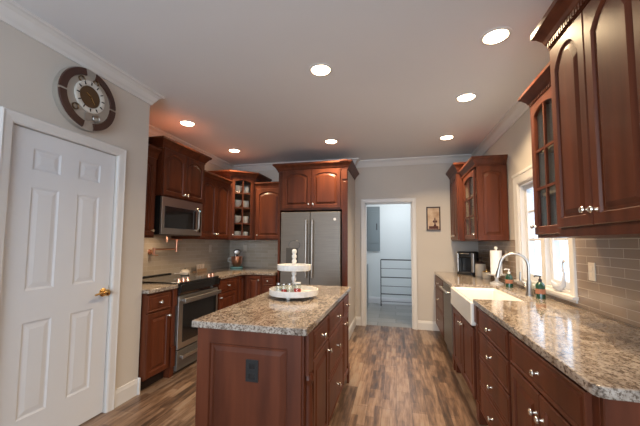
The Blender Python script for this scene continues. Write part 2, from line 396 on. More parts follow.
# window
win = G(); cw = .09
casing(win, 0, WY0, WY1, WZ1, lambda a, d, z: (XR-d, a, z), w=cw, sill=WZ0)
win.box(XR-.03, XR+.0, WY0-cw-.015, WY1+cw+.015, WZ1+cw, WZ1+cw+.025)            # head cap
win.box(XR-.045, XR+.05, WY0-cw-.012, WY1+cw+.012, WZ0-.022, WZ0)                # stool
win.box(XR-.02, XR, WY0-cw, WY1+cw, WZ0-.045, WZ0-.022)
win.box(XR, XR+T, WY0, WY0+.02, WZ0, WZ1); win.box(XR, XR+T, WY1-.02, WY1, WZ0, WZ1); win.box(XR, XR+T, WY0, WY1, WZ1-.02, WZ1); win.box(XR, XR+T, WY0, WY1, WZ0, WZ0+.02)
MY = (WY0+WY1)/2-.01
win.box(XR+.005, XR+T, MY-.04, MY+.04, WZ0, WZ1)
window = struct(win, 'window_1', 'trim')
for a, b in ((WY0+.02, MY-.04), (MY+.04, WY1-.02)):
    s = G(); x0, x1 = XR+.045, XR+.085; k = .042; z0, z1 = WZ0+.02, WZ1-.02
    s.box(x0, x1, a, a+k, z0, z1); s.box(x0, x1, b-k, b, z0, z1); s.box(x0, x1, a+k, b-k, z0, z0+k+.015); s.box(x0, x1, a+k, b-k, z1-k, z1)
    for zz in (1.40, 1.68): s.box(x0+.012, x1-.008, a+k, b-k, zz-.012, zz+.012)
    so = s.obj('sash', 'door', window, bevel=.002)
    G().box(x0+.018, x0+.022, a+k, b-k, z0+k, z1-k).obj('glass_pane', 'pane', so)
# rear window
rw = G(); 
for x in (-2, -1.02, -.02, .94): rw.box(x, x+.06, YR-T+.02, YR-.03, .45, 2.45)
rw.box(-2, 1, YR-T+.02, YR-.03, .45, .51); rw.box(-2, 1, YR-T+.02, YR-.03, 2.39, 2.45)
struct(rw, 'window_2', 'trim')

# ------------------------------------------------------------------ right wall base run  (local x runs towards the camera, -y faces the room)
def base_box(parent, w_, d, zt=.875, toe=.10, y=0, ends=True):
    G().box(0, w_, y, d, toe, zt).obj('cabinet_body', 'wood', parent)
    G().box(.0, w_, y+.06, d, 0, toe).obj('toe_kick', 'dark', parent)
BX = .625; BD = XR-.01-BX
def rbase(y_far, w_, label, x=BX): return empty('base_cabinet', (x, y_far, 0), -PI/2, label, 'cabinet')
# near unit: drawer over two doors
c = rbase(2.015, .865, 'cherry base cabinet with wide drawer over two doors, nearest the camera under right granite counter')
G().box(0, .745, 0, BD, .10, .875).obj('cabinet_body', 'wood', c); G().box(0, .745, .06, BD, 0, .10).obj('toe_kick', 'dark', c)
G().box(.745, .775, .0, BD, 0, .875).obj('end_stile', 'wood', c)
drawer(c, .012, .735, .705, .862); door(c, .012, .371, .115, .695, kn='r', kz=.60); door(c, .376, .735, .115, .695, kn='l', kz=.60)
e = empty('end_panel', (BX+.002, 1.238, 0), 0, 'cherry raised end panel closing the right counter run beside the camera', 'panel')
G().panel(0, BD-.005, .0, .875, 0, t=.018, st=.09).obj('raised_panel', 'groove', e)
# four drawer stack
c = rbase(2.71, .69, 'cherry cabinet of four stacked drawers between apron sink and wide drawer unit'); base_box(c, .69, BD)
for z0, z1 in ((.705, .862), (.515, .695), (.325, .505), (.115, .315)): drawer(c, .012, .672, z0, z1)
# fluted filler by sink
c = empty('fluted_filler', (BX-.012, 2.795, 0), -PI/2, 'narrow cherry pilaster right of the white apron sink', 'pilaster')
g = G().box(0, .08, 0, .3, 0, .875).box(-.0, .08, -.012, 0, 0, .14).box(-.0, .08, -.012, 0, .74, .875)
for k in range(3): g.box(.014+.02*k, .026+.02*k, -.006, 0, .16, .72)
g.obj('pilaster_body', 'wood', c, bevel=.002)
# sink base
SX = .598; SY0, SY1 = 2.805, 3.765
c = rbase(SY1, SY1-SY0, 'cherry two-door cabinet directly beneath the white apron sink', x=SX+.02)
sw = SY1-SY0
G().box(0, sw, 0, BD-.0, .10, .60).box(0, .025, 0, BD, .60, .69).box(sw-.025, sw, 0, BD, .60, .69).box(0, sw, 0, .02, .6, .69).obj('cabinet_body', 'wood', c)
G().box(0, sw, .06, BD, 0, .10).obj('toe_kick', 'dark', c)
for x in (0, sw-.06): G().prismy([(x, 0), (x+.06, 0), (x+.06, .11), (x, .11)], -.004, .05).obj('foot', 'wood', c, bevel=.006)
door(c, .03, sw/2-.003, .125, .675, kn='r', kz=.61); door(c, sw/2+.003, sw-.03, .125, .675, kn='l', kz=.61)
# sink
sk = empty('apron_sink', (SX-.018, (SY0+SY1)/2, .70), 0, 'white fireclay apron-front farmhouse sink under the window', 'sink')
hw = sw/2-.003; sd = .45; rim = .188
R = lambda x0, x1, hy, z: [(x0, -hy, z), (x1, -hy, z), (x1, hy, z), (x0, hy, z)]
G().loops([R(0, sd, hw, 0), R(0, sd, hw, rim), R(.03, sd-.025, hw-.03, rim), R(.045, sd-.04, hw-.045, rim-.02), R(.06, sd-.055, hw-.06, .02)]).obj('basin', 'white', sk, bevel=.012, seg=3)
G().lathe([(.0001, 0), (.04, 0), (.045, .004), (.03, .005), (.0001, .003)], (.24, 0, .0205), 18).obj('drain', 'chrome', sk, smooth=True)
# filler left of the sink, dishwasher, narrow drawers
c = empty('fluted_filler', (BX-.012, 3.86, 0), -PI/2, 'narrow cherry pilaster left of the apron sink beside the dishwasher', 'pilaster')
G().box(0, .09, 0, .3, 0, .875).box(0, .09, -.012, 0, 0, .14).box(0, .09, -.012, 0, .74, .875).obj('pilaster_body', 'wood', c, bevel=.002)
dw = empty('dishwasher', (.605, 4.50, 0), -PI/2, 'dark stainless dishwasher with bar handle under right counter', 'dishwasher')
G().box(.004, .632, .03, .60, .0, .87).obj('tub_body', 'black', dw)
G().box(.004, .632, 0, .03, .11, .868).obj('front_door', 'steel', dw, bevel=.004)
g = G().tube([(.05, -.045, .80), (.59, -.045, .80)], .011); g.tube([(.08, 0, .80), (.08, -.045, .80)], .007); g.tube([(.56, 0, .80), (.56, -.045, .80)], .007)
g.obj('handle', 'steel2', dw, smooth=True)
c = rbase(5.365, .855, 'cherry drawer cabinet at the far end of right counter, against the back wall'); base_box(c, .855, BD)
for z0, z1 in ((.705, .862), (.42, .695), (.115, .41)): drawer(c, .02, .83, z0, z1)
# right countertop
ct = empty('granite_countertop', (0, 0, 0), 0, 'long polished speckled granite countertop under the window on the right', 'countertop')
CX = .596; ch = .035
arc = [(CX+ch-ch*math.sin(a), 1.195+ch-ch*math.cos(a)) for a in [k*PI/10 for k in range(6)]]
poly = [(XR-.010, 1.195)]+[(XR-.010, YB-.004), (CX, YB-.004), (CX, SY1), (SX-.018+sd+.002, SY1), (SX-.018+sd+.002, SY0), (CX, SY0)]+arc[::-1]
G().prism(poly, .878, .915).obj('counter_slab', 'granite', ct, bevel=.005)

# ------------------------------------------------------------------ right wall uppers
UZ = 1.395
def upper(loc, rz, label, w_, d, z1, cr=.11, cp=.07, z0=UZ, side=(1, 1), dentil=False, parts=True, zc=None, left_back=None, right_back=None):
    c = empty('wall_cabinet', loc, rz, label, 'cabinet')
    G().box(0, w_, 0, d, z0, z1).obj('cabinet_body', 'wood', c)
    path = []
    if side[0]: path.append((0, d if left_back is None else left_back))
    path += [(0, 0), (w_, 0)]
    if side[1]: path.append((w_, d if right_back is None else right_back))
    crown(c, path, z1-.03, cr+.03, cp, dentil)
    return c
def open_upper(loc, rz, label, w_, d, z1, cr, cp, dentil, side=(1, 1), z0=UZ, shelves=(1.68, 1.97)):
    c = empty('wall_cabinet', loc, rz, label, 'cabinet')
    G().box(0, .018, 0, d, z0, z1).box(w_-.018, w_, 0, d, z0, z1).box(.018, w_-.018, 0, d, z0, z0+.018).box(.018, w_-.018, 0, d, z1-.018, z1).box(.018, w_-.018, d-.01, d, z0+.018, z1-.018).obj('cabinet_body', 'wood', c)
    G().box(.0185, .021, .02, d-.012, z0+.02, z1-.02).box(.021, w_-.0185, d-.015, d-.0105, z0+.02, z1-.02).box(w_-.021, w_-.0185, .02, d-.015, z0+.02, z1-.02).obj('interior_lining', 'lining', c)
    for z in shelves: G().box(.022, w_-.022, .025, d-.016, z-.009, z+.009).obj('shelf', 'lining', c)
    path = ([(0, d)] if side[0] else [])+[(0, 0), (w_, 0)]+([(w_, d)] if side[1] else [])
    crown(c, path, z1-.03, cr+.03, cp, dentil)
    return c
def glass_door(c, x0, x1, z0, z1, arch=.04, cols=2, rows=4, kn='l', kz=None, st=.05, y=0):
    g = G().panel(x0, x1, z0, z1, y, arch=arch, glass=True, st=st)
    a, b, lo, hi = x0+st, x1-st, z0+st, z1-st
    for k in range(1, cols): xx = a+(b-a)*k/cols; g.box(xx-.008, xx+.008, y-.018, y-.004, lo, hi-.004)
    hh = hi-arch
    for k in range(1, rows): zz = lo+(hh-lo)*k/rows; g.box(a, b, y-.017, y-.005, zz-.008, zz+.008)
    d = g.obj('door', 'wood', c)
    G().box(a-.004, b+.004, y-.003, y-.001, lo-.004, hi).obj('glass_pane', 'cabglass', d)
    if kn: knob(d, x1-.025 if kn == 'r' else x0+.025, kz, y-.02)
    return d
UX = .925; UD = XR-.01-UX
# near two-door tall
NX = .865; ND = XR-.01-NX
c = upper((NX, 1.985, 0), -PI/2, 'large cherry wall cabinet with two arched doors and tall crown, nearest the camera', .70, ND, 2.475, cr=.11, cp=.075, side=(1, 1), dentil=True)
door(c, .012, .330, UZ+.045, 2.43, arch=.085, kn='r', kz=1.51); door(c, .336, .685, UZ+.045, 2.43, arch=.085, kn='l', kz=1.505)
G().box(-.002, .702, -.006, .0, UZ-.002, UZ+.035).obj('light_rail', 'wood', c)
# glass cabinet beside it
c = open_upper((UX, 2.425, 0), -PI/2, 'cherry glass-door wall cabinet right of the window behind the large cabinet', .435, UD, 2.32, .07, .065, True, side=(1, 0))
glass_door(c, .008, .385, UZ+.02, 2.295, kn=None, rows=3)
knob(c, .03, 1.47, -.02)
G().box(.388, .43, -.004, 0, UZ, 2.3).obj('face_stile', 'wood', c)
# far group
c = open_upper((UX, 4.74, 0), -PI/2, 'cherry glass-door wall cabinet with panelled end, left of the window', .74, UD, 2.28, .085, .06, True, side=(0, 1))
glass_door(c, .10, .70, UZ+.02, 2.24, kn='r', kz=1.47, rows=3)
pe = G().panel(0, UD, UZ, 2.26, 0, t=.016, st=.065, arch=.035).obj('end_panel', 'groove', c); pe.location = (.741, 0, 0); pe.rotation_euler = (0, 0, PI/2)
c = upper((.865, 5.37, 0), -PI/2, 'tall cherry wall cabinet in the far right corner above the coffee maker', .625, XR-.01-.865, 2.38, cr=.10, cp=.07, side=(0, 1))
door(c, .03, .31, UZ+.02, 2.345, arch=.04, kn='r', kz=1.47); door(c, .314, .60, UZ+.02, 2.345, arch=.04, kn='l', kz=1.47)

# dishes in near glass cabinet
def plate_stack(loc, label, r=.09, n=5):
    o = G()
    for k in range(n): o.lathe([(.0001, k*.012), (r*.6, k*.012), (r, k*.012+.012), (r, k*.012+.016), (r*.6, k*.012+.005), (.0001, k*.012+.005)], (0, 0, 0), 20)
    ob = o.obj('plate_stack', 'white', smooth=True); ob.location = loc; tag(ob, label, 'plates', None)

# ------------------------------------------------------------------ left run base cabinets (rotz +90: local x -> +Y, faces +X)
LX = -2.20; LD = LX-XK-.01
def lbase(y, label): return empty('base_cabinet', (LX, y, 0), PI/2, label, 'cabinet')
c = lbase(YC+.02-.0, 'cherry base cabinet with one drawer and door, left of the range'); ww = 2.80-YC-.02; base_box(c, ww, LD)
drawer(c, .0, ww-.03, .70, .855); door(c, .0, ww-.03, .115, .69, kn='r', kz=.63, st=.05)
c = empty('fluted_filler', (LX+.008, 2.80, 0), PI/2, 'cherry pilaster between left base cabinet and range', 'pilaster')
G().box(0, .062, 0, .3, 0, .875).box(0, .062, -.016, 0, .10, .30).box(0, .062, -.016, 0, .70, .87).obj('pilaster_body', 'wood', c, bevel=.003)
RY0, RY1 = 2.868, 3.626
c = lbase(RY1+.004, 'cherry base cabinet with drawer over door, right of the range'); ww = 4.17-RY1; base_box(c, ww, LD)
drawer(c, .05, ww-.05, .70, .855); door(c, .05, ww-.05, .115, .69, kn='l', kz=.64)
# corner
c = empty('base_cabinet', (LX, 4.175, 0), 0, 'dark cherry inside-corner cabinet where the two back counters meet', 'cabinet')
G().box(XK+.01-LX, 0, 0, YK-.01-4.175, .10, .875).obj('cabinet_body', 'wood', c)
BY = 4.39
ang = G().panel(.01, .165, .115, .86, 0, st=.035).obj('door', 'groove', c); ang.location = (0.001, .01, 0); ang.rotation_euler = (0, 0, PI/2)
c = empty('base_cabinet', (-2.195, BY, 0), 0, 'cherry base cabinet with single door beside the inside corner', 'cabinet')
G().box(0, .285, 0, YK-.01-BY, .10, .875).obj('cabinet_body', 'wood', c); G().box(0, .285, .06, YK-.01-BY, 0, .10).obj('toe_kick', 'dark', c)
door(c, .05, .275, .115, .86, kn='r', kz=.80, st=.045)
c = empty('base_cabinet', (-1.908, BY, 0), 0, 'cherry drawer cabinet next to the refrigerator', 'cabinet')
G().box(0, .20, 0, YK-.01-BY, .10, .875).obj('cabinet_body', 'wood', c); G().box(0, .20, .06, YK-.01-BY, 0, .10).obj('toe_kick', 'dark', c)
for z0, z1 in ((.73, .86), (.45, .72), (.115, .44)): drawer(c, .01, .192, z0, z1)
# countertops
ct = empty('granite_countertop', (0, 0, 0), 0, 'short granite countertop left of the range', 'countertop')
G().box(XK+.010, LX+.03, YC+.006, RY0-.004, .878, .915).obj('counter_slab', 'granite', ct, bevel=.004)
ct = empty('granite_countertop', (0, 0, 0), 0, 'l-shaped granite countertop from the range to the refrigerator', 'countertop')
G().prism([(XK+.010, RY1+.004), (LX+.03, RY1+.004), (LX+.03, 4.25), (LX+.12, BY-.03), (-1.706, BY-.03), (-1.706, YK-.010), (XK+.010, YK-.010)], .878, .915).obj('counter_slab', 'granite', ct, bevel=.004)

# range
rg = empty('range', (-2.165, RY0, 0), PI/2, 'stainless slide-in range with black glass cooktop and oven door', 'range')
rw_ = RY1-RY0
G().box(.002, rw_-.002, .03, .72, .02, .895).obj('oven_body', 'steel', rg)
G().box(0, rw_, -.005, .735, .906, .930).obj('cooktop', 'blackglass', rg, bevel=.003)
G().prismx([(.03, .80), (-.002, .80), (-.022, .835), (-.03, .906), (.03, .906)], .002, rw_-.002).obj('control_panel', 'blackglass', rg, bevel=.002)
od = G().box(.006, rw_-.006, 0, .03, .25, .79).obj('oven_door', 'steel2', rg, bevel=.004)
G().box(.075, rw_-.05, -.003, .001, .31, .70).obj('glass_pane', 'blackglass', od)
g = G().box(.03, rw_-.03, -.062, -.045, .725, .765); g.box(.045, .065, -.05, .0, .73, .76); g.box(rw_-.065, rw_-.045, -.05, 0, .73, .76); g.obj('handle', 'steel2', od, bevel=.005)
wd = G().box(.006, rw_-.006, 0, .03, .04, .235).obj('warming_drawer', 'steel', rg, bevel=.004)
g = G().box(.03, rw_-.03, -.05, -.035, .155, .19); g.box(.045, .065, -.04, 0, .16, .185); g.box(rw_-.065, rw_-.045, -.04, 0, .16, .185); g.obj('handle', 'steel2', wd, bevel=.005)
for x in (.06, .135, .21, rw_-.135, rw_-.06):
    G().lathe([(.0001, 0), (.025, 0), (.024, .012), (.019, .016), (.017, .036), (.0001, .038)], (x, .05, .930), 16).obj('control_knob', 'copper', rg, smooth=True)
for x, y, r in ((.2, .22, .09), (.56, .22, .075), (.2, .46, .07), (.56, .46, .09)):
    G().lathe([(r, .9302), (r, .9306), (r-.004, .9306), (r-.004, .9302)], (x, y, 0), 28, ring=True).obj('burner_ring', 'grey', rg)
G().box(.0, rw_, .695, .735, .9305, .942).obj('rear_trim', 'black', rg)

# microwave
mw = empty('microwave', (-2.43, 2.885, 0), PI/2, 'stainless over-the-range microwave with black window above the cooktop', 'microwave')
MW = .735
G().box(0, MW, .02, .46, 1.43, 1.848).obj('case', 'black', mw)
md = G().box(0, MW, -.005, .02, 1.435, 1.845).obj('front_door', 'steel2', mw, bevel=.003)
G().box(.045, .60, -.008, -.004, 1.505, 1.745).obj('glass_pane', 'blackglass', md)
G().box(.645, .705, -.008, -.004, 1.475, 1.775).obj('control_panel', 'blackglass', mw)
G().box(.66, .69, -.0085, -.0078, 1.735, 1.755).obj('display', 'led', mw)
G().tube([(.615, -.008, 1.49), (.612, -.045, 1.52), (.612, -.045, 1.73), (.615, -.008, 1.765)], .010).obj('handle', 'steel2', md, smooth=True)
# cabinet above microwave
def lupper(x, y, *a, **k): return upper((x, y, 0), PI/2, *a, **k)
c = lupper(-2.43, 2.865, 'tall cherry wall cabinet with two arched doors above the microwave', .77, .47, 2.40, cr=.075, cp=.07, z0=1.853)
door(c, .012, .382, 1.865, 2.375, arch=.05, kn='r', kz=1.90, st=.05); door(c, .388, .758, 1.865, 2.375, arch=.05, kn='l', kz=1.90, st=.05)
G().box(-.0, .0, 0, .0, 0, 0)
# left-most upper
c = lupper(-2.49, YC+.01, 'cherry wall cabinet at far left between the wall corner and microwave', 2.855-YC-.01, .41, 2.27, cr=.08, cp=.06, side=(0, 0))
door(c, .0, .37, UZ+.02, 2.24, arch=.04, kn='r', kz=1.47, st=.05)
# two-door
c = lupper(-2.49, 3.645, 'cherry two-door wall cabinet between microwave and glass corner cabinet', .765, .41, 2.25, cr=.055, cp=.06, side=(0, 0))
G().box(0.002, .763, .001, .40, UZ-.003, UZ).obj('light_rail', 'wood', c)
door(c, .01, .375, UZ+.02, 2.225, arch=.05, kn='r', kz=1.47); door(c, .381, .745, UZ+.02, 2.225, arch=.045, kn='l', kz=1.47)
# diagonal corner cabinet with glass door
c = empty('corner_wall_cabinet', (XK, YK, 0), 0, 'taller diagonal corner wall cabinet with glass door full of white dishes', 'cabinet')
x1, y1 = .73, -.80; q = .42; Q = -.53; ZT = 2.41
A = (q, y1); B = (x1, -q)    # diagonal front from A (left side) to B
B = (x1, Q); P5 = [(.01, -.01), (.01, y1), A, B, (x1, -.01)]
for nm, za, zb in (('cabinet_bottom', UZ, UZ+.018), ('cabinet_top', ZT-.018, ZT)): G().prism(P5, za, zb).obj(nm, 'wood', c)
g = G().box(.01, .02, y1, -.01, UZ+.018, ZT-.018); g.box(.02, x1, -.02, -.01, UZ+.018, ZT-.018); g.box(.02, q, y1, y1+.018, UZ+.018, ZT-.018); g.box(x1-.018, x1, Q, -.02, UZ+.018, ZT-.018); g.obj('cabinet_body', 'wood', c)
IN5 = [(.021, -.021), (.021, y1+.019), (q-.01, y1+.019), (x1-.019, Q+.01), (x1-.019, -.021)]
SHZ = (1.65, 1.90, 2.13)
for z in SHZ: G().prism(IN5, z-.008, z+.008).obj('shelf', 'inside', c)
G().box(.0205, .024, y1+.02, -.03, UZ+.02, ZT-.02).box(.024, x1-.02, -.024, -.0205, UZ+.02, ZT-.02).obj('interior_lining', 'inside', c)
Ld = math.hypot(B[0]-A[0], B[1]-A[1]); adg = math.atan2(B[1]-A[1], B[0]-A[0])
fr = empty('face_frame_holder', (A[0], A[1], 0), adg); bpy.data.objects.remove(fr)
dd = G().panel(.035, Ld-.035, UZ+.02, ZT-.03, 0, arch=.03, glass=True, st=.042)
a_, b_ = .077, Ld-.077
dd.box(Ld/2-.008, Ld/2+.008, -.018, -.004, UZ+.065, ZT-.075)
for z in SHZ: dd.box(a_, b_, -.017, -.005, z-.008, z+.008)
dd.box(0, .035, -.004, .018, UZ, ZT); dd.box(Ld-.035, Ld, -.004, .018, UZ, ZT)
do = dd.obj('door', 'wood', c); do.location = (A[0], A[1], 0); do.rotation_euler = (0, 0, adg)
G().box(a_-.004, b_+.004, -.003, -.001, UZ+.06, ZT-.08).obj('glass_pane', 'cabglass', do); knob(do, .055, 1.47, -.02)
crown(c, [(.01, y1), A, B, (x1, -.01)], ZT-.04, .10, .07)
# dishes
dishes = []
def place_on_diag(u, dep, z): 
    d = Vector((math.cos(adg), math.sin(adg))); n = Vector((-d.y, d.x))
    p = Vector((XK+A[0], YK+A[1]))+d*u+n*dep; return (p.x, p.y, z)
bowl = G().lathe([(.0001, 0), (.03, 0), (.035, .008), (.07, .05), (.078, .115), (.073, .115), (.064, .052), (.03, .012), (.0001, .012)], n=20).obj('bowl', 'white', smooth=True)
mug = G().lathe([(.0001, 0), (.044, 0), (.05, .01), (.05, .11), (.045, .11), (.045, .01), (.0001, .01)], n=18).obj('mug', 'white', smooth=True)
lev = [('bottom', UZ+.0185), ('second', SHZ[0]+.0085), ('third', SHZ[1]+.0085), ('top', SHZ[2]+.0085)]
for k, (nm, z) in enumerate(lev):
    o = bowl if k == 0 else dup(bowl); o.location = place_on_diag(Ld/2-.065, .10, z)
    tag(o, f'white bowl on the {nm} shelf, left half of glass corner cabinet', 'bowl', 'white dishes in the glass corner cabinet')
    o = mug if k == 0 else dup(mug); o.location = place_on_diag(Ld/2+.075, .08, z)
    tag(o, f'white mug on the {nm} shelf, right half of glass corner cabinet', 'mug', 'white dishes in the glass corner cabinet')
# back wall upper
c = upper((-2.175, 4.695, 0), 0, 'cherry single-door wall cabinet between glass corner cabinet and refrigerator', .468, .515, 2.24, cr=.075, cp=.05, side=(0, 0))
door(c, .02, .45, UZ+.02, 2.215, arch=.045, kn='l', kz=1.47)

# fridge surround
c = empty('refrigerator_cabinet', (-1.70, 4.47, 0), 0, 'cherry cabinet surrounding the refrigerator with two doors above and tall crown', 'cabinet')
fw_ = FX1+1.70; ZF = 2.47
G().box(0, .032, -.0, YK-.01-4.47, 0, ZF).obj('side_panel', 'wood', c, bevel=.002)
G().box(.034, fw_-.080, 0, YK-.01-4.47, 1.835, ZF).obj('cabinet_body', 'wood', c)
g = G().box(fw_-.078, fw_+.003, -.0, .028, 0, ZF).box(fw_-.078, fw_, -.012, 0, 0, .15).box(fw_-.078, fw_, -.012, 0, 2.27, ZF-.03)
for k in range(3): g.box(fw_-.066+.021*k, fw_-.054+.021*k, -.008, 0, .18, 2.24)
g.obj('pilaster', 'wood', c, bevel=.002)
door(c, .075, .508, 1.86, 2.43, arch=.05, kn='r', kz=1.92); door(c, .514, .948, 1.86, 2.43, arch=.04, kn='l', kz=1.92)
crown(c, [(0, .22), (0, 0), (fw_+.004, 0), (fw_+.004, YB-4.47-.095)], ZF-.055, .115, .075)
G().box(fw_-.10, fw_+.012, -.09, 0, ZF+.045, ZF+.068).obj('crown_cap', 'wood', c, bevel=.004)
# fridge
fr = empty('refrigerator', (-1.632, 4.40, 0), 0, 'slate stainless french-door refrigerator with vertical bar handles and water dispenser', 'refrigerator')
FWd = .893
G().box(.008, FWd-.008, .075, .59, .03, 1.78).obj('case', 'grey', fr)
dl = G().box(.004, FWd/2-.003, 0, .072, .74, 1.80).obj('left_door', 'steel', fr, bevel=.006)
dr = G().box(FWd/2+.003, FWd-.004, 0, .072, .74, 1.80).obj('right_door', 'steel', fr, bevel=.006)
for d_, x in ((dl, FWd/2-.045), (dr, FWd/2+.045)):
    g = G().tube([(x, -.055, .86), (x, -.055, 1.68)], .016); g.tube([(x, 0, .90), (x, -.055, .90)], .009); g.tube([(x, 0, 1.64), (x, -.055, 1.64)], .009); g.obj('handle', 'steel2', d_, smooth=True)
G().box(.09, .27, -.004, .002, 1.02, 1.28).obj('water_dispenser', 'dkgrey', dl, bevel=.004)
G().lathe([(.0001, 0), (.020, 0), (.020, .003), (.0001, .004)], (FWd-.085, 0, 1.69), 18, 'y').obj('badge', 'white', dr)
fz = G().box(.004, FWd-.004, 0, .072, .06, .73).obj('freezer_drawer', 'steel', fr, bevel=.006)
g = G().tube([(.08, -.055, .65), (FWd-.08, -.055, .65)], .013); g.tube([(.12, 0, .65), (.12, -.055, .65)], .009); g.tube([(FWd-.12, 0, .65), (FWd-.12, -.055, .65)], .009); g.obj('handle', 'steel2', fz, smooth=True)
G().box(.02, FWd-.02, .05, .55, 0, .03).obj('base_grille', 'black', fr)

# ------------------------------------------------------------------ island
IX0, IX1, IY0, IY1 = -1.078, -.468, 1.607, 3.205
isl = empty('kitchen_island', ((IX0+IX1)/2, (IY0+IY1)/2, 0), 0, 'cherry island with drawers on the right side and panelled near end', 'island')
ox, oy = -(IX0+IX1)/2, -(IY0+IY1)/2
G().box(IX0+ox+.012, IX1+ox-.0, IY0+oy+.012, IY1+oy, .10, .878).obj('cabinet_body', 'wood', isl)
G().box(IX0+ox+.05, IX1+ox-.06, IY0+oy+.05, IY1+oy-.03, 0, .10).obj('toe_kick', 'dark', isl)
# near end: framed panel
e = G().panel(0, IX1-IX0, 0, .878, 0, t=.02, st=.085).obj('end_panel', 'groove', isl); e.location = (IX0+ox, IY0+oy+.012, 0)
G().box(.30-.0, .372, -.006, 0, .615, .73).obj('wall_outlet_plate', 'black', e, bevel=.002)
for z in (.645, .698): G().box(.318, .354, -.0085, -.0055, z-.014, z+.014).obj('receptacle', 'blackglass', e, bevel=.003)
for ob in e.children: ob.location = (0, -.018, 0)
# right side fronts in a rotated frame
L_ = IY1-IY0
fx, fy = IX1+ox, IY0+oy
def side(o): o.location = (fx, fy, 0); o.rotation_euler = (0, 0, PI/2); return o
g = G().box(.0, .14, -.008, 0, .0, .878).box(.04, .12, -.022, -.008, .0, .14).box(.03, .13, -.026, -.008, .66, .878)
g.lathe([(.026, .14), (.032, .17), (.022, .20), (.030, .40), (.022, .60), (.032, .63), (.026, .66)], (.08, -.010, 0), 16)
side(g.obj('corner_post', 'wood', isl))
g = G().box(L_-.05, L_, -.012, 0, 0, .878).box(L_-.055, L_+.004, -.022, 0, 0, .17); side(g.obj('corner_post', 'wood', isl, bevel=.003))
def idr(x0, x1, z0, z1): 
    d = side(G().panel(x0, x1, z0, z1, 0, st=.018).obj('drawer', 'groove', isl)); knob(d, (x0+x1)/2, (z0+z1)/2, -.02)
def ido(x0, x1, z0, z1, kx, kz):
    d = side(G().panel(x0, x1, z0, z1, 0, st=.05).obj('door', 'groove', isl)); knob(d, kx, kz, -.02)
idr(.165, .575, .70, .855); ido(.165, .575, .115, .69, .545, .63)
idr(.59, 1.215, .70, .855); idr(.59, 1.215, .42, .69); idr(.59, 1.215, .115, .41)
idr(1.23, 1.54, .70, .855); ido(1.23, 1.54, .115, .69, 1.26, .63)
it = empty('granite_countertop', ((IX0+IX1)/2, (IY0+IY1)/2, .879), 0, 'rectangular granite countertop on the cherry island', 'countertop')
def rr(x0, x1, y0, y1, r, n=4):
    P = []
    for cx_, cy_, a0 in ((x1-r, y0+r, -PI/2), (x1-r, y1-r, 0), (x0+r, y1-r, PI/2), (x0+r, y0+r, PI)):
        for k in range(n+1): a = a0+PI/2*k/n; P.append((cx_+r*math.cos(a), cy_+r*math.sin(a)))
    return P
G().prism(rr(IX0+ox-.03, IX1+ox+.03, IY0+oy-.03, IY1+oy+.03, .015), 0, .036).obj('counter_slab', 'granite', it, bevel=.004)

# ------------------------------------------------------------------ recessed lights
can = empty('recessed_light', (*LIGHTS[0], CE))
G().lathe([(.075, 0), (.095, 0), (.095, -.004), (.078, -.008), (.075, -.006)], n=28, ring=True).obj('trim_ring', 'trim', can, smooth=True)
G().lathe([(.0001, -.0005), (.074, -.0005), (.070, -.009), (.04, -.016), (.0001, -.019)], n=28).obj('lens', 'lens', can, smooth=True)
LB = ['recessed ceiling light above the range, nearest the left wall corner', 'recessed ceiling light above the back left cabinets', 'recessed ceiling light above the near half of the island',
      'recessed ceiling light in front of the refrigerator', 'recessed ceiling light nearest the camera on the right', 'middle recessed light of the right-hand row of three', 'farthest recessed light of the right-hand row, near the back wall']
for k, (x, y) in enumerate(LIGHTS):
    o = can if k == 0 else dup(can, None, (x, y, CE)); o.location = (x, y, CE)
    tag(o, LB[k], 'ceiling light', 'recessed ceiling lights')
    area('downlight', (x, y, CE-.021), (0, 0, 0), .12, .12, LIGHT_W, LIGHT_COL, 'DISK', 128)
area('backsplash_fill', (-2.62, 3.25, 1.427), (0, 0, 0), .25, .08, 1.6, (1, .75, .5))  # added fill light to brighten the range backsplash; no lamp is visible here
area('laundry_lamp', (.1, 6.5, CE-.02), (0, 0, 0), .4, .4, 24, (.95, .98, 1), 'DISK')

# ------------------------------------------------------------------ clock
M['pewter2'] = mat('light_dial_ring', (.60, .57, .52), .35)
M['pewter'] = mat('pewter_trim', (.40, .37, .33), .35, metal=.5); M['bronze'] = mat('dark_bronze', (.12, .07, .035), .35, metal=.6); M['dkwood'] = mat('dark_walnut_rim', (.045, .014, .008), .3, coat=.3)
ck = empty('wall_clock', (XL+.001, 1.80, 2.395), PI/2, 'large round musical wall clock with wood rim high on left wall', 'clock')
G().lathe([(.0001, 0), (.222, 0), (.230, .02), (.228, .05), (.205, .058), (.0001, .050)], n=48, axis='y').obj('case', 'pewter', ck, smooth=True)
for k in range(4):
    g = G(); L0 = []; a0 = k*PI/2+(.04 if k % 2 == 0 else .20); n = 14
    for i in range(n+1):
        a = a0+(PI/2-.24)*i/n; cc, ss = math.cos(a), math.sin(a)
        L0.append([(r*cc, y, r*ss) for r, y in ((.170, -.056), (.224, -.053), (.220, -.066), (.174, -.068))])
    g.loops(L0).obj('rim_segment', 'dkwood', ck)
fc = G().lathe([(.0001, .052), (.17, .052), (.17, .058), (.0001, .058)], n=40, axis='y').obj('dial_backing', 'pewter', ck)
for cx_, cz_, r, m in ((0, .02, .118, 'pewter2'), (-.07, .125, .024, 'bronze'), (.04, .145, .022, 'bronze'), (.055, -.125, .030, 'chrome'), (-.105, -.09, .024, 'bronze')):
    G().lathe([(r*.70, .058), (r, .058), (r, .068), (r*.9, .072), (r*.70, .066)], (cx_, 0, cz_), 30, 'y', ring=True).obj('ornament_ring', m, ck, smooth=True)
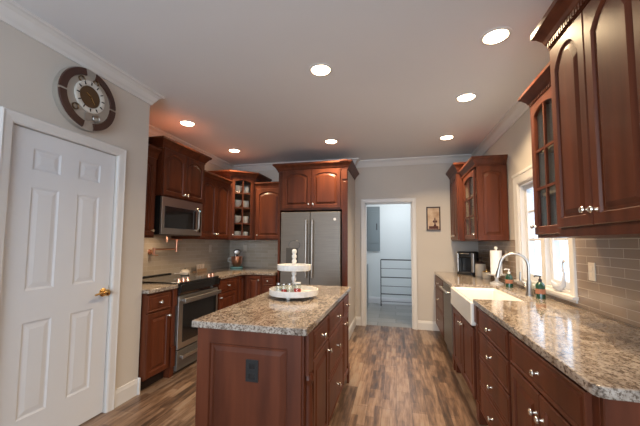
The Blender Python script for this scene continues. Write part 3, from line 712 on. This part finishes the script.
G().lathe([(.0001, .058), (.078, .058), (.078, .064), (.0001, .065)], (0, 0, .02), 30, 'y').obj('clock_face', 'bronze', ck)
g = G()
for k in range(12):
    a = k*PI/6; cc, ss = math.cos(a), math.sin(a); p = lambda r, t: (r*cc-t*ss, r*ss+t*cc+.02)
    G().prismy([p(.088, -.004), p(.110, -.004), p(.110, .004), p(.088, .004)], -.0735, -.069).obj('hour_mark', 'black', ck)
g = G()
for a, ln in ((math.radians(150), .04), (math.radians(-55), .058)):
    cc, ss = math.cos(a), math.sin(a); p = lambda r, t: (r*cc-t*ss, r*ss+t*cc+.02)
    g.prismy([p(-.01, -.003), p(ln, -.002), p(ln, .002), p(-.01, .003)], -.071, -.067)
g.obj('clock_hands', 'brass', ck)
G().prismy([(-.03, -.16), (.015, -.16), (.02, -.105), (-.035, -.105)], -.066, -.058).obj('pendulum', 'chrome', ck)

# ------------------------------------------------------------------ framed picture
pc = empty('framed_picture', (.597, YB-.001, 1.755), 0, 'small dark framed picture of a cross beside the back doorway', 'picture')
g = G(); hw_, hh_, t_ = .105, .19, .018
g.box(-hw_, hw_, -.02, 0, hh_-t_, hh_).box(-hw_, hw_, -.02, 0, -hh_, -hh_+t_).box(-hw_, -hw_+t_, -.02, 0, -hh_+t_, hh_-t_).box(hw_-t_, hw_, -.02, 0, -hh_+t_, hh_-t_)
M['frame'] = mat('dark_brown_frame', (.05, .025, .018), .4); M['print'] = noisy(mat('sepia_print', (.5, .33, .2), .6), (.36, .22, .13), (.56, .42, .30), (9, 9, 9))
g.obj('frame', 'frame', pc)
G().box(-hw_+t_, hw_-t_, -.010, -.002, -hh_+t_, hh_-t_).obj('print', 'print', pc)
M['crimson'] = mat('dark_red_ink', (.07, .008, .01), .5)
G().box(-.07, .07, -.012, -.010, -.165, -.12).obj('print_border', 'wood', pc)
g = G().box(.015, .029, -.0125, -.010, -.12, .015).box(-.012, .056, -.0125, -.010, -.055, -.038)
g.lathe([(.022, .010), (.030, .010), (.030, .0125), (.022, .0125)], (.022, 0, -.046), 18, 'y', ring=True); g.prismy([(-.002, -.12), (.046, -.12), (.032, -.09), (.012, -.09)], -.0125, -.010)
g.obj('cross_motif', 'crimson', pc)

# ------------------------------------------------------------------ outlets
M['plate'] = mat('almond_plate', (.60, .52, .43), .4)
def outlet(loc, rz, label, switch=False):
    o = empty('wall_outlet', loc, rz, label, 'switch' if switch else 'outlet')
    G().box(-.036, .036, -.006, 0, -.058, .058).obj('cover_plate', 'plate', o, bevel=.002)
    if switch: G().box(-.016, .016, -.010, -.006, -.033, .033).obj('rocker', 'plate', o, bevel=.002)
    else:
        for z in (-.021, .021): G().box(-.016, .016, -.0085, -.006, z-.014, z+.014).obj('receptacle', 'cream', o, bevel=.003)
    return o
outlet((XR-.0085, 2.46, 1.178), -PI/2, 'almond outlet on the tiled backsplash right of the window')
outlet((XR-.0085, 4.55, 1.22), -PI/2, 'almond outlet on backsplash behind canister and towel roll')
outlet((XR-.0085, 4.10, 1.22), -PI/2, 'almond switch on backsplash below the panelled cabinet', True)
outlet((XK+.0085, 4.58, 1.25), PI/2, 'almond switch on tiled wall between pot filler and mixer', True)
outlet((-2.60, YK-.0085, 1.25), 0, 'almond outlet on back tile behind the stand mixer')

# ------------------------------------------------------------------ pot filler
pf = empty('pot_filler', (XK+.0085, 3.27, 1.23), PI/2, 'polished nickel articulated pot filler faucet, warm reflections in its colour, on the backsplash above the range', 'faucet')  # polished nickel; the copper colour holds its warm reflected light
G().lathe([(.0001, 0), (.033, 0), (.030, .01), (.014, .016), (.014, .06)], n=18, axis='y').obj('wall_flange', 'copper', pf, smooth=True)
g = G().tube([(0, -.06, -.035), (0, -.06, .05)], .018); g.tube([(0, -.06, .03), (.36, -.10, .03)], .011); g.tube([(.36, -.10, -.01), (.36, -.10, .16)], .015)
g.tube([(.36, -.10, .15), (.10, -.16, .17)], .010); g.tube([(.10, -.16, .185), (.10, -.16, .12)], .013); g.obj('swing_arm', 'copper', pf, smooth=True)
for x, y, z in ((0, -.06, -.04), (.36, -.12, .15)): G().tube([(x, y, z), (x+.055, y-.02, z)], [.006, .005]).obj('lever_handle', 'copper', pf, smooth=True)

# pan/kettle on range
kt = empty('casserole', (-2.60, 3.55, .9325), 0, 'cream lidded pot with dark knob on the back of the cooktop', 'pot'); kt.scale = (.55, .55, .62)
G().lathe([(.0001, 0), (.085, 0), (.105, .015), (.11, .055), (.0001, .055)], n=26).obj('pot_body', 'cream', kt, smooth=True)
G().lathe([(.0001, .056), (.112, .056), (.105, .075), (.07, .105), (.03, .118), (.0001, .12)], n=26).obj('lid', 'cream', kt, smooth=True)
G().lathe([(.0001, .12), (.008, .121), (.014, .132), (.010, .142), (.0001, .144)], n=12).obj('lid_knob', 'black', kt, smooth=True)
G().tube([(-.02, -.10, .045), (-.03, -.20, .05), (-.04, -.32, .055)], [.011, .009, .012]).obj('long_handle', 'whitewood', kt, smooth=True)
# metal rack with cups beside
tr = empty('votive_holder', (-2.82, 4.20, .9155), PI/2, 'small tan wooden holder with three frosted cups against the backsplash', 'holder')
M['tan'] = mat('light_tan_wood', (.45, .28, .17), .5)
G().box(-.12, .12, -.035, .035, 0, .012).obj('holder_base', 'tan', tr)
G().box(-.12, .12, -.035, -.03, .0125, .045).obj('front_rail', 'tan', tr)
M['frost'] = mat('frosted_amber_glass', (.62, .48, .36), .25, coat=.4)
cup = G().lathe([(.0001, 0), (.022, 0), (.028, .095), (.026, .095), (.020, .004), (.0001, .004)], n=14).obj('votive_cup', 'frost', smooth=True)
for k in range(3):
    o = cup if k == 0 else dup(cup); p = Vector((-2.817, 4.135+.065*k, .928)); o.location = p
    tag(o, ['frosted tan cup in the wooden holder, the one nearest the range', 'frosted tan cup in the middle of the wooden holder', 'frosted tan cup in the wooden holder, the one nearest the mixer'][k], 'cup', 'cups in the wooden holder')

# stand mixer
mx = empty('stand_mixer', (-2.63, 4.97, .9155), math.radians(29), 'counter-top mixer with silver head, copper bowl and teal base in the corner', 'mixer')
G().prism(rr(-.105, .105, -.13, .10, .06, 6), 0, .03).obj('base', 'teal', mx, bevel=.01)
G().lathe([(.0001, .031), (.05, .031), (.062, .045), (.085, .09), (.092, .17), (.097, .20), (.092, .20), (.08, .10), (.0001, .05)], (0, -.04, 0), 24).obj('bowl', 'copper', mx, smooth=True)
G().tube([(-.09, -.04, .18), (-.14, -.04, .17), (-.145, -.04, .12), (-.085, -.04, .10)], .008).obj('bowl_handle', 'white', mx, smooth=True)
G().box(-.04, .04, .065, .10, .025, .27).obj('column', 'steel2', mx, bevel=.012)
G().loops([[(r*math.cos(2*PI*k/16), yy, .275+r*.85*math.sin(2*PI*k/16)) for k in range(16)] for yy, r in ((-.13, .02), (-.125, .045), (-.10, .058), (0, .062), (.08, .055), (.11, .03))]).obj('motor_head', 'steel2', mx, smooth=True)
G().lathe([(.0001, .20), (.014, .20), (.02, .235), (.0001, .235)], (0, -.06, 0), 12).obj('attachment_hub', 'black', mx, smooth=True)
# dark bottle next to fridge
pb = empty('pepper_mill', (-1.79, 4.86, .9155), 0, 'dark tall pepper mill on back counter beside refrigerator', 'pepper mill')
G().lathe([(.0001, 0), (.028, 0), (.028, .02), (.020, .06), (.024, .11), (.022, .14)], n=18).obj('mill_body', 'black', pb, smooth=True)
G().lathe([(.022, .142), (.028, .16), (.022, .185), (.0001, .20)], n=18).obj('mill_cap', 'black', pb, smooth=True)

# ------------------------------------------------------------------ tiered tray on the island
TX, TY = -.795, 2.47
tt = empty('tiered_tray', (TX, TY, .9155), 0, 'white two-tier wooden tray with beaded post on the island', 'tray')
def tray(r, z, nm):
    return G().lathe([(.0001, z), (r-.006, z), (r, z+.004), (r+.002, z+.046), (r-.006, z+.046), (r-.008, z+.012), (.0001, z+.012)], n=44).obj(nm, 'whitewood', tt, smooth=True)
tray(.195, .022, 'lower_tray'); tray(.135, .215, 'upper_tray')
for k in range(3):
    a = k*2*PI/3-PI/2; G().lathe([(.0001, 0), (.010, 0), (.017, .010), (.010, .022), (.0001, .022)], (.14*math.cos(a), .14*math.sin(a), 0), 14).obj('bun_foot', 'whitewood', tt, smooth=True)
def beads(z0, z1, n, nm):
    pr = [(.0001, z0)]
    for k in range(n):
        h_ = (z1-z0)/n; b = z0+k*h_; pr += [(.012, b+.001), (.019, b+h_*.3), (.019, b+h_*.7), (.012, b+h_-.001)]
    pr.append((.0001, z1)); return G().lathe(pr, n=18).obj(nm, 'whitewood', tt, smooth=True)
beads(.034, .215, 4, 'lower_post'); beads(.227, .385, 4, 'upper_post')
G().tube([(.048*math.cos(2*PI*k/24), 0, .418+.036*math.sin(2*PI*k/24)) for k in range(25)], .0022, 6).obj('ring_handle', 'wire', tt, smooth=True)
def jar(loc, label, fill, r=.025, h_=.078, lid='chrome'):
    j = empty('jar', loc, 0, label, 'jar', 'jars on the lower tray')
    G().lathe([(.0001, 0), (r, 0), (r, h_*.85), (r*.8, h_), (r*.75, h_), (r*.9, h_*.82), (r*.9, .003), (.0001, .003)], n=18).obj('glass_body', 'jarglass', j, smooth=True)
    G().lathe([(.0001, .004), (r*.86, .004), (r*.86, h_*.55), (.0001, h_*.55)], n=16).obj('filling', fill, j, smooth=True)
    G().lathe([(.0001, h_+.0005), (r*.85, h_+.0005), (r*.85, h_+.010), (.0001, h_+.010)], n=16).obj('lid', lid, j, smooth=True)
zt = .9155+.0345
jar((TX-.085, TY-.115, zt), 'small clear jar at the left end of the lower tray', 'white')
jar((TX-.035, TY-.135, zt), 'small jar with red filling left of the tray post', 'red')
jar((TX+.012, TY-.135, zt), 'small clear jar with pale filling in front of tray post', 'cream', h_=.082)
jar((TX+.065, TY-.115, zt), 'larger jar filled with red candy right of the tray post', 'red', r=.031, h_=.09, lid='whitewood')

# ------------------------------------------------------------------ right counter objects
Zc = .9155
cm = empty('coffee_maker', (1.035, 5.10, Zc), math.radians(-28), 'black and silver single-serve coffee maker at far end of right counter', 'coffee maker')
G().prism(rr(-.12, .12, -.15, .14, .04, 5), 0, .03).obj('base', 'black', cm, bevel=.006)
G().prism(rr(-.12, .12, -.0, .14, .04, 5), .03, .24).obj('water_tank_body', 'black', cm, bevel=.006)
G().prism(rr(-.12, .12, -.15, .14, .05, 5), .235, .33).obj('brew_head', 'black', cm, bevel=.02, seg=3)
G().box(-.125, -.085, -.152, -.02, .03, .31).obj('left_trim', 'steel2', cm, bevel=.01)
G().box(.085, .125, -.152, -.02, .03, .31).obj('right_trim', 'steel2', cm, bevel=.01)
G().tube([(-.06, -.16, .30), (0, -.172, .303), (.06, -.16, .30)], .008).obj('lift_handle', 'steel2', cm, smooth=True)
G().box(-.07, .07, -.14, -.03, .031, .036).obj('drip_grate', 'steel2', cm)
cn = empty('canister', (1.13, 4.80, Zc), 0, 'cream ceramic canister with dark lid right of the coffee maker', 'canister')
G().lathe([(.0001, 0), (.06, 0), (.066, .01), (.066, .155), (.058, .168), (.0001, .168)], n=26).obj('canister_body', 'cream', cn, smooth=True)
G().lathe([(.0001, .169), (.055, .169), (.055, .185), (.02, .195), (.012, .21), (.0001, .215)], n=22).obj('lid', 'frame', cn, smooth=True)
cn = empty('canister', (1.14, 4.55, Zc), 0, 'smaller cream canister between large canister and towel roll', 'canister')
G().lathe([(.0001, 0), (.045, 0), (.05, .008), (.05, .075), (.0001, .08)], n=24).obj('canister_body', 'cream', cn, smooth=True)
G().lathe([(.0001, .081), (.044, .081), (.044, .092), (.012, .1), (.01, .112), (.0001, .115)], n=20).obj('lid', 'brass', cn, smooth=True)
ps = empty('pedestal_stand', (1.085, 3.93, Zc), 0, 'white turned pedestal stand under the paper towel roll', 'stand')
G().lathe([(.0001, 0), (.07, 0), (.07, .012), (.05, .02), (.022, .035), (.018, .06), (.03, .085), (.10, .10), (.11, .112), (.0001, .112)], n=30).obj('pedestal', 'white', ps, smooth=True)
pt = empty('paper_towel_roll', (1.085, 3.93, Zc+.1125), 0, 'white paper towel roll upright on a white pedestal', 'paper towels')
G().lathe([(.022, .0), (.058, .0), (.058, .255), (.022, .255)], n=30, ring=True).obj('paper_roll', 'paper', pt, smooth=True)
G().lathe([(.0001, 0), (.012, 0), (.012, .268), (.02, .278), (.014, .296), (.0001, .30)], n=14).obj('holder_rod', 'whitewood', pt, smooth=True)
# faucet
fa = empty('kitchen_faucet', (1.11, 3.12, Zc), PI, 'brushed nickel gooseneck pull-down faucet behind the apron sink', 'faucet')
G().lathe([(.0001, 0), (.032, 0), (.030, .012), (.021, .03), (.019, .12), (.016, .13)], n=20).obj('faucet_base', 'chrome', fa, smooth=True)
pts = [(0, 0, .12), (0, 0, .25)]+[(.105-.105*math.cos(a), 0, .25+.105*math.sin(a)) for a in [PI*k/12 for k in range(1, 12)]]+[(.212, 0, .25), (.220, 0, .215)]
G().tube(pts, .0125, 12).obj('gooseneck_spout', 'chrome', fa, smooth=True)
G().tube([(.220, 0, .216), (.229, 0, .17), (.233, 0, .145)], [.015, .019, .021], 14).obj('spray_head', 'chrome', fa, smooth=True)
G().tube([(0, 0, .05), (.03, -.06, .09), (.05, -.11, .11), (.05, -.11, .19)], [.014, .011, .010, .007]).obj('lever_handle', 'chrome', fa, smooth=True)
fa.rotation_euler = (0, 0, PI*.93)
# bottles
def pump(loc, label, body, h_=.13, r=.034, pump_m='black'):
    b = empty('soap_bottle', loc, 0, label, 'bottle')
    G().lathe([(.0001, 0), (r, 0), (r, h_*.82), (r*.6, h_), (.012, h_+.004), (.0001, h_+.004)], n=20).obj('bottle_body', body, b, smooth=True)
    G().lathe([(r+.0008, h_*.3), (r+.0008, h_*.6), (r, h_*.6), (r, h_*.3)], n=20).obj('paper_label', 'label', b)
    g = G().lathe([(.0001, h_+.005), (.013, h_+.005), (.013, h_+.025), (.005, h_+.028), (.005, h_+.05), (.0001, h_+.05)], n=12); g.tube([(.008, 0, h_+.05), (-.035, 0, h_+.052), (-.042, 0, h_+.042)], .005); g.obj('pump_top', pump_m, b, smooth=True)
pump((1.14, 2.98, Zc), 'dark green pump soap bottle right of the faucet', 'greenb')
pump((1.13, 3.68, Zc), 'green bottle with white pump left of the faucet by the window', 'greenb', pump_m='white')
# clear tumbler by faucet
tb = G().lathe([(.0001, 0), (.028, 0), (.034, .11), (.032, .11), (.026, .005), (.0001, .005)], n=18).obj('tumbler', 'jarglass', smooth=True)
tb.location = (1.17, 3.13, Zc); tag(tb, 'clear drinking glass between faucet and green soap bottle', 'glass')
# swan ornament on the window stool
sn = empty('swan_ornament', (XR+.0, 2.93, WZ0+.0005), PI/2, 'white glass swan figurine on the window sill', 'figurine')
sn.scale = (1.45, 1.3, 1.45)
M['swan'] = mat('milky_glass', (.50, .52, .58), .12, coat=.6)
body = [(.09, 0, .052), (.07, 0, .036), (.03, 0, .022), (-.015, 0, .022), (-.045, 0, .038), (-.058, 0, .075)]
G().tube(body, [.003, .010, .019, .020, .014, .009], 14).obj('swan_body', 'swan', sn, smooth=True)
G().tube([(-.055, 0, .070), (-.058, 0, .10), (-.048, 0, .13), (-.050, 0, .155), (-.066, 0, .168), (-.085, 0, .162)], [.010, .007, .006, .006, .009, .003], 10).obj('swan_neck', 'swan', sn, smooth=True)

# ------------------------------------------------------------------ laundry contents
ep = empty('electrical_panel', (-.50, YLB-.001, 1.69), 0, 'grey metal electrical panel on the laundry wall', 'electrical panel')
G().box(-.19, .165, -.03, 0, -.51, .51).obj('cover', 'grey', ep, bevel=.004)
G().box(-.11, .13, -.038, -.03, -.33, .40).obj('panel_door', 'grey', ep, bevel=.004); G().box(.085, .105, -.044, -.038, -.03, .12).obj('latch', 'wire', ep)
rk = empty('wire_rack', (.02, 7.15, 0), 0, 'dark metal towel rack with horizontal bars in the laundry', 'rack')
for x in (-.33, .46): G().tube([(x, 0, 0), (x, 0, 1.0)], .009).obj('post', 'wire', rk)
for z, r in ((1.0, .012), (.81, .005), (.62, .010), (.43, .005), (.26, .010), (.10, .005)): G().tube([(-.33, 0, z), (.46, 0, z)], r, 8).obj('rail', 'wire', rk)
for x in (-.33, .46): G().tube([(x, -.0, .012), (x, .18, .012)], .009).obj('foot', 'wire', rk)
ws = empty('washing_machine', (-.83, 6.35, 0), 0, 'white washer just inside the laundry doorway on the left', 'washer')
G().box(-.36, .28, -.35, .35, .02, .90).obj('cabinet_case', 'bluewash', ws, bevel=.01)
G().box(.281, .287, -.33, .33, .06, .93).obj('side_trim', 'grey', ws); G().box(-.35, .27, -.34, .34, .905, .93).obj('top_lid', 'bluewash', ws, bevel=.006)
G().box(-.36, -.25, -.35, .35, .931, 1.02).obj('control_console', 'bluewash', ws, bevel=.006)
for x in (-.3, .22):
    for y in (-.3, .3): G().lathe([(.02, 0), (.02, .02)], (x, y, 0), 10).obj('foot', 'wire', ws)
